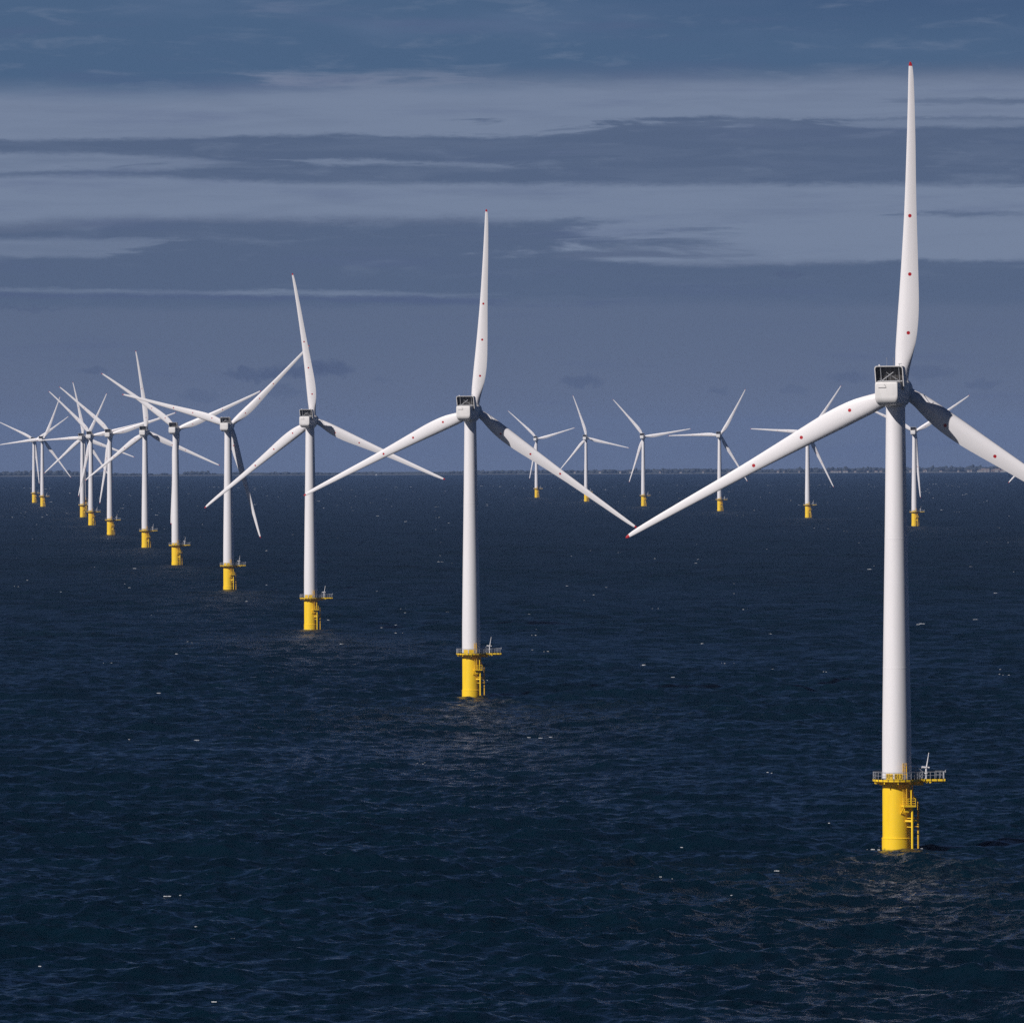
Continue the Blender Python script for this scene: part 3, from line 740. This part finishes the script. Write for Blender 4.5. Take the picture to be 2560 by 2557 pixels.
def ridge_h(px):
    return float(np.interp(px, [-600, 0, 60, 150, 195, 240, 290, 330, 640, 720, 800, 860, 960, 1010, 1090, 1120, 1200, 1280, 1400, 1560, 1660, 1800, 1920, 2010, 2100, 2300, 2450, 2560, 3200],
                              [15, 14, 15, 16, 12, 12, 8, 5, 7, 9, 7, 6, 9, 4, 6, 9, 10, 11, 11, 12, 13, 13, 12, 13, 15, 15, 17, 16, 16]))
r = random.Random(11)
bm = bmesh.new(); px = -700.0
while px < 3300:
    gap = (335 < px < 610)
    if not gap:
        hh = ridge_h(px) * r.uniform(0.82, 1.14)
        clump(bm, shore_pt(px, r.uniform(250, 900), 0.6), r.uniform(10, 24), hh, r.uniform(12, 26), r)
        if r.random() < 0.12: clump(bm, shore_pt(px, r.uniform(300, 900), hh * 0.55), r.uniform(7, 12), hh * 0.75, 10, r)
    px += r.uniform(3.5, 7.0)
woods = mesh_obj('far_woods', bm, M_wood, None, 180)
tag(woods, 'long dark wooded strip along the far shore on the horizon', 'woods', None, 'stuff')
# separate copses standing on the low shore at the left
COPSE = [(470, 26, 11, 'small round tree clump on the horizon between the fifth and fourth largest turbines'), (500, 52, 12, 'widest dark tree clump on the horizon left of the fourth largest turbine'),
         (527, 30, 6, 'low tree clump on the horizon just right of the widest clump'), (374, 16, 6, 'faint tree clump on the horizon right of the turbine with a nearly upright blade'),
         (412, 14, 6, 'faint tree clump on the horizon left of the blade that hangs straight down'), (592, 26, 10, 'tree clump on the horizon beside the shaded hanging blade of the fourth largest turbine'), (338, 30, 6, 'low tree clump on the horizon left of the turbine with a nearly upright blade')]
for (px, w, h, lab) in COPSE:
    bm = bmesh.new()
    for k in range(max(3, int(w / 7))):
        t = (k + 0.5) / max(3, int(w / 7)) - 0.5
        clump(bm, shore_pt(px, 300, 2.6) + Vector((t * w * 1.1, r.uniform(-15, 15), 0)), r.uniform(10, 14), h * r.uniform(0.75, 1.1), 12, r)
        tube(bm, shore_pt(px, 300, 0.0) + Vector((t * w * 1.1, 0, 0)), shore_pt(px, 300, 4.5) + Vector((t * w * 1.1, 0, 0)), 0.6, seg=6)
    o = mesh_obj('tree_clump', bm, M_wood, None, 180); tag(o, lab, 'trees', 'tree clumps on the low far shore')
# buildings: gabled blocks with their roofs, a few pixels each
M_roof = mat('far_roof', (0.20, 0.15, 0.13), 0.9)
def house(px, w, h, wall, label, group, dd=120):
    b = shore_pt(px, dd, 1.0)
    bm = bmesh.new(); d = 9.0
    P_ = [(-w / 2, 0), (w / 2, 0), (w / 2, h), (0, h), (-w / 2, h)]
    box(bm, b + Vector((0, 0, h / 2 - 0.5)), (w, d, h + 1))
    o = mesh_obj('house', bm, M_wall[wall]); tag(o, label, 'house', group)
    bm = bmesh.new(); rh = min(3.0, 0.5 * h)
    loft(bm, [[(b.x + sx * (w / 2 + 0.3), b.y - d / 2 - 0.4, b.z + h), (b.x + sx * (w / 2 + 0.3), b.y + d / 2 + 0.4, b.z + h), (b.x + sx * (w / 2 + 0.3), b.y, b.z + h + rh)] for sx in (-1, 1)])
    ro = mesh_obj('roof', bm, M_roof); ro.parent = o
    return o
g1 = ('pale small house in the bright row on the far shore, left of the biggest tower', 'bright houses left of the biggest tower')
for px in (2081, 2087, 2094, 2099, 2112, 2117, 2138, 2170, 2191, 2203): house(px + r.uniform(-1, 1), r.uniform(5, 9), r.uniform(3, 4.5), r.choice((0, 0, 1)), *g1)
g2 = ('pale building in the dense town on the far shore near the right edge', 'buildings of the far town near the right edge')
for i in range(26):
    px = 2447 + i * 3.1; house(px + r.uniform(-1, 1), r.uniform(4, 9), r.uniform(3.5, 9.5), r.choice((0, 1, 1, 2)), *g2, dd=r.uniform(110, 190))
g3 = ('pale house on the far shore just right of the biggest tower', 'houses right of the biggest tower')
for px in (2276, 2285, 2311, 2315, 2352, 2396, 2421, 2428): house(px, r.uniform(4, 8), r.uniform(3, 5.5), r.choice((0, 1)), *g3)
g4 = ('pale house on the far shore seen between the small turbines of the far row', 'scattered houses between the far row turbines')
for px in (1437, 1500, 1551, 1577, 1650, 1702, 1758, 1822, 1840, 1879, 1945, 1960, 1998): house(px, r.uniform(4, 7), r.uniform(3, 5), r.choice((0, 1, 1)), *g4)
# a tiny white sail on the horizon
bm = bmesh.new(); b = shore_pt(941, -700, 0)
L0 = [(-2.6, -0.5, 0.9), (2.9, 0, 1.0), (-2.6, 0.5, 0.9)]
loft(bm, [[tuple(b + Vector((x * 0.8, y * 0.6, 0.0))) for x, y, z in L0], [tuple(b + Vector(p)) for p in L0]])
M_sail = mat('sailcloth', (0.8, 0.8, 0.78), 0.7)
yb = empty('sailing_boat', b); hull = mesh_obj('hull', bm, M_sail); hull.parent = yb; hull.matrix_parent_inverse = Matrix.Translation(-b)
bm = bmesh.new(); s0 = [(-1.9, 0.0, 1.4), (0.15, 0.0, 1.4), (0.1, 0.0, 7.2)]
loft(bm, [[(x, y - 0.12 - (0.25 if i == 0 else 0), z) for i, (x, y, z) in enumerate(s0)], [(x, y + 0.12, z) for x, y, z in s0]]); tube(bm, (0.2, 0, 0.8), (0.15, 0, 7.4), 0.08, seg=6)
sl = mesh_obj('sail', bm, M_sail); sl.parent = yb
tag(yb, 'tiny white sailing boat on the horizon left of the middle turbine', 'boat')

# ------------------------------------------------------------------ whitecaps: small broken crests of foam
M_foam = mat('sea_foam', (0.42, 0.44, 0.46), 0.8)
def whitecaps():
    bm = bmesh.new(); r = random.Random(21)
    wd = Vector((math.sin(WIND), math.cos(WIND), 0)); cr = Vector((wd.y, -wd.x, 0))
    def crest(x, y, L, h):
        n = 13
        base = Vector((x, y, sea_z(x, y) + r.uniform(0.0, 0.35)))
        rows = []
        off = r.uniform(-1, 1)
        for i in range(n):
            t = i / (n - 1) - 0.5
            env = (1 - (2 * t) ** 2)
            hh = h * env * r.choice((0.0, 0.15, 0.5, 0.8, 1.0, 1.25)) - 0.02
            w = 0.05 + 0.15 * L * env * r.uniform(0.2, 1.2)
            p = base + cr * (t * L) + wd * (off * t * t * L * 0.5 + r.uniform(-0.1, 0.1))
            rows.append([bm.verts.new(p - wd * w + Vector((0, 0, -0.12))), bm.verts.new(p - wd * w * 0.3 + Vector((0, 0, hh * 0.8))), bm.verts.new(p + Vector((0, 0, hh))), bm.verts.new(p + wd * w * 0.6 + Vector((0, 0, -0.12)))])
        for A, B in zip(rows, rows[1:]):
            for k in range(3): bm.faces.new((A[k], B[k], B[k + 1], A[k + 1]))
    n = 0
    while n < 700:
        d = 1.0 / (1 / 13000 + (1 / 890 - 1 / 13000) * r.random() ** 2.6); far = d > 2300
        if not far and r.random() < 0.82: continue
        a = r.uniform(-0.077, 0.077)
        # gathered in windy patches
        g = 0.5 + 0.5 * math.sin(d / 210.0 + 9 * math.sin(a * 60)) * math.sin(a * 95 + d / 400.0)
        if r.random() > 0.3 + 0.7 * g: continue
        big = r.random() ** 3
        if far: L = 0.6 + 2.0 * big; h = min(0.2, 0.04 + 0.075 * (d / 5000.0)) * (1 + 0.8 * big)
        else: L = 0.4 + 1.1 * big; h = 0.022 + 0.03 * big
        x, y = d * math.sin(a), d * math.cos(a)
        crest(x, y, L, h)
        for q in range(r.choice((0, 0, 1, 2))): crest(x + r.uniform(-3, 3), y + r.uniform(-2, 2), L * r.uniform(0.3, 0.8), h * 0.7)
        n += 1
    for t, deg, dy in roots[:6]:                                     # broken water at the foot of the nearer bases
        for k in range(10):
            a = r.uniform(0, 2 * math.pi); q = r.uniform(2.9, 5.5)
            crest(t.location.x + q * math.cos(a), t.location.y + q * math.sin(a), r.uniform(0.2, 0.8), 0.06)
    return bm
wc = mesh_obj('whitecaps', whitecaps(), M_foam, None, 180)
tag(wc, 'scattered white foam crests on the dark sea', 'whitecaps', None, 'stuff')

# ------------------------------------------------------------------ sea air: thin even haze round everything
bm = bmesh.new()
z0, z1 = -46.0, 141.0
box(bm, (0, 0, (z0 + z1) / 2), (52000, 52000, z1 - z0))
hz = bpy.data.materials.new('sea_haze'); hz.use_nodes = True
T = NT(hz.node_tree); T.n.clear()
pv = T.node('ShaderNodeVolumePrincipled'); pv.inputs['Color'].default_value = (0.33, 0.51, 0.93, 1); pv.inputs['Density'].default_value = 2.0e-5; pv.inputs['Anisotropy'].default_value = 0.0
ou = T.node('ShaderNodeOutputMaterial'); T.l.new(pv.outputs[0], ou.inputs['Volume'])
ho = mesh_obj('haze', bm, hz); tag(ho, kind='stuff')
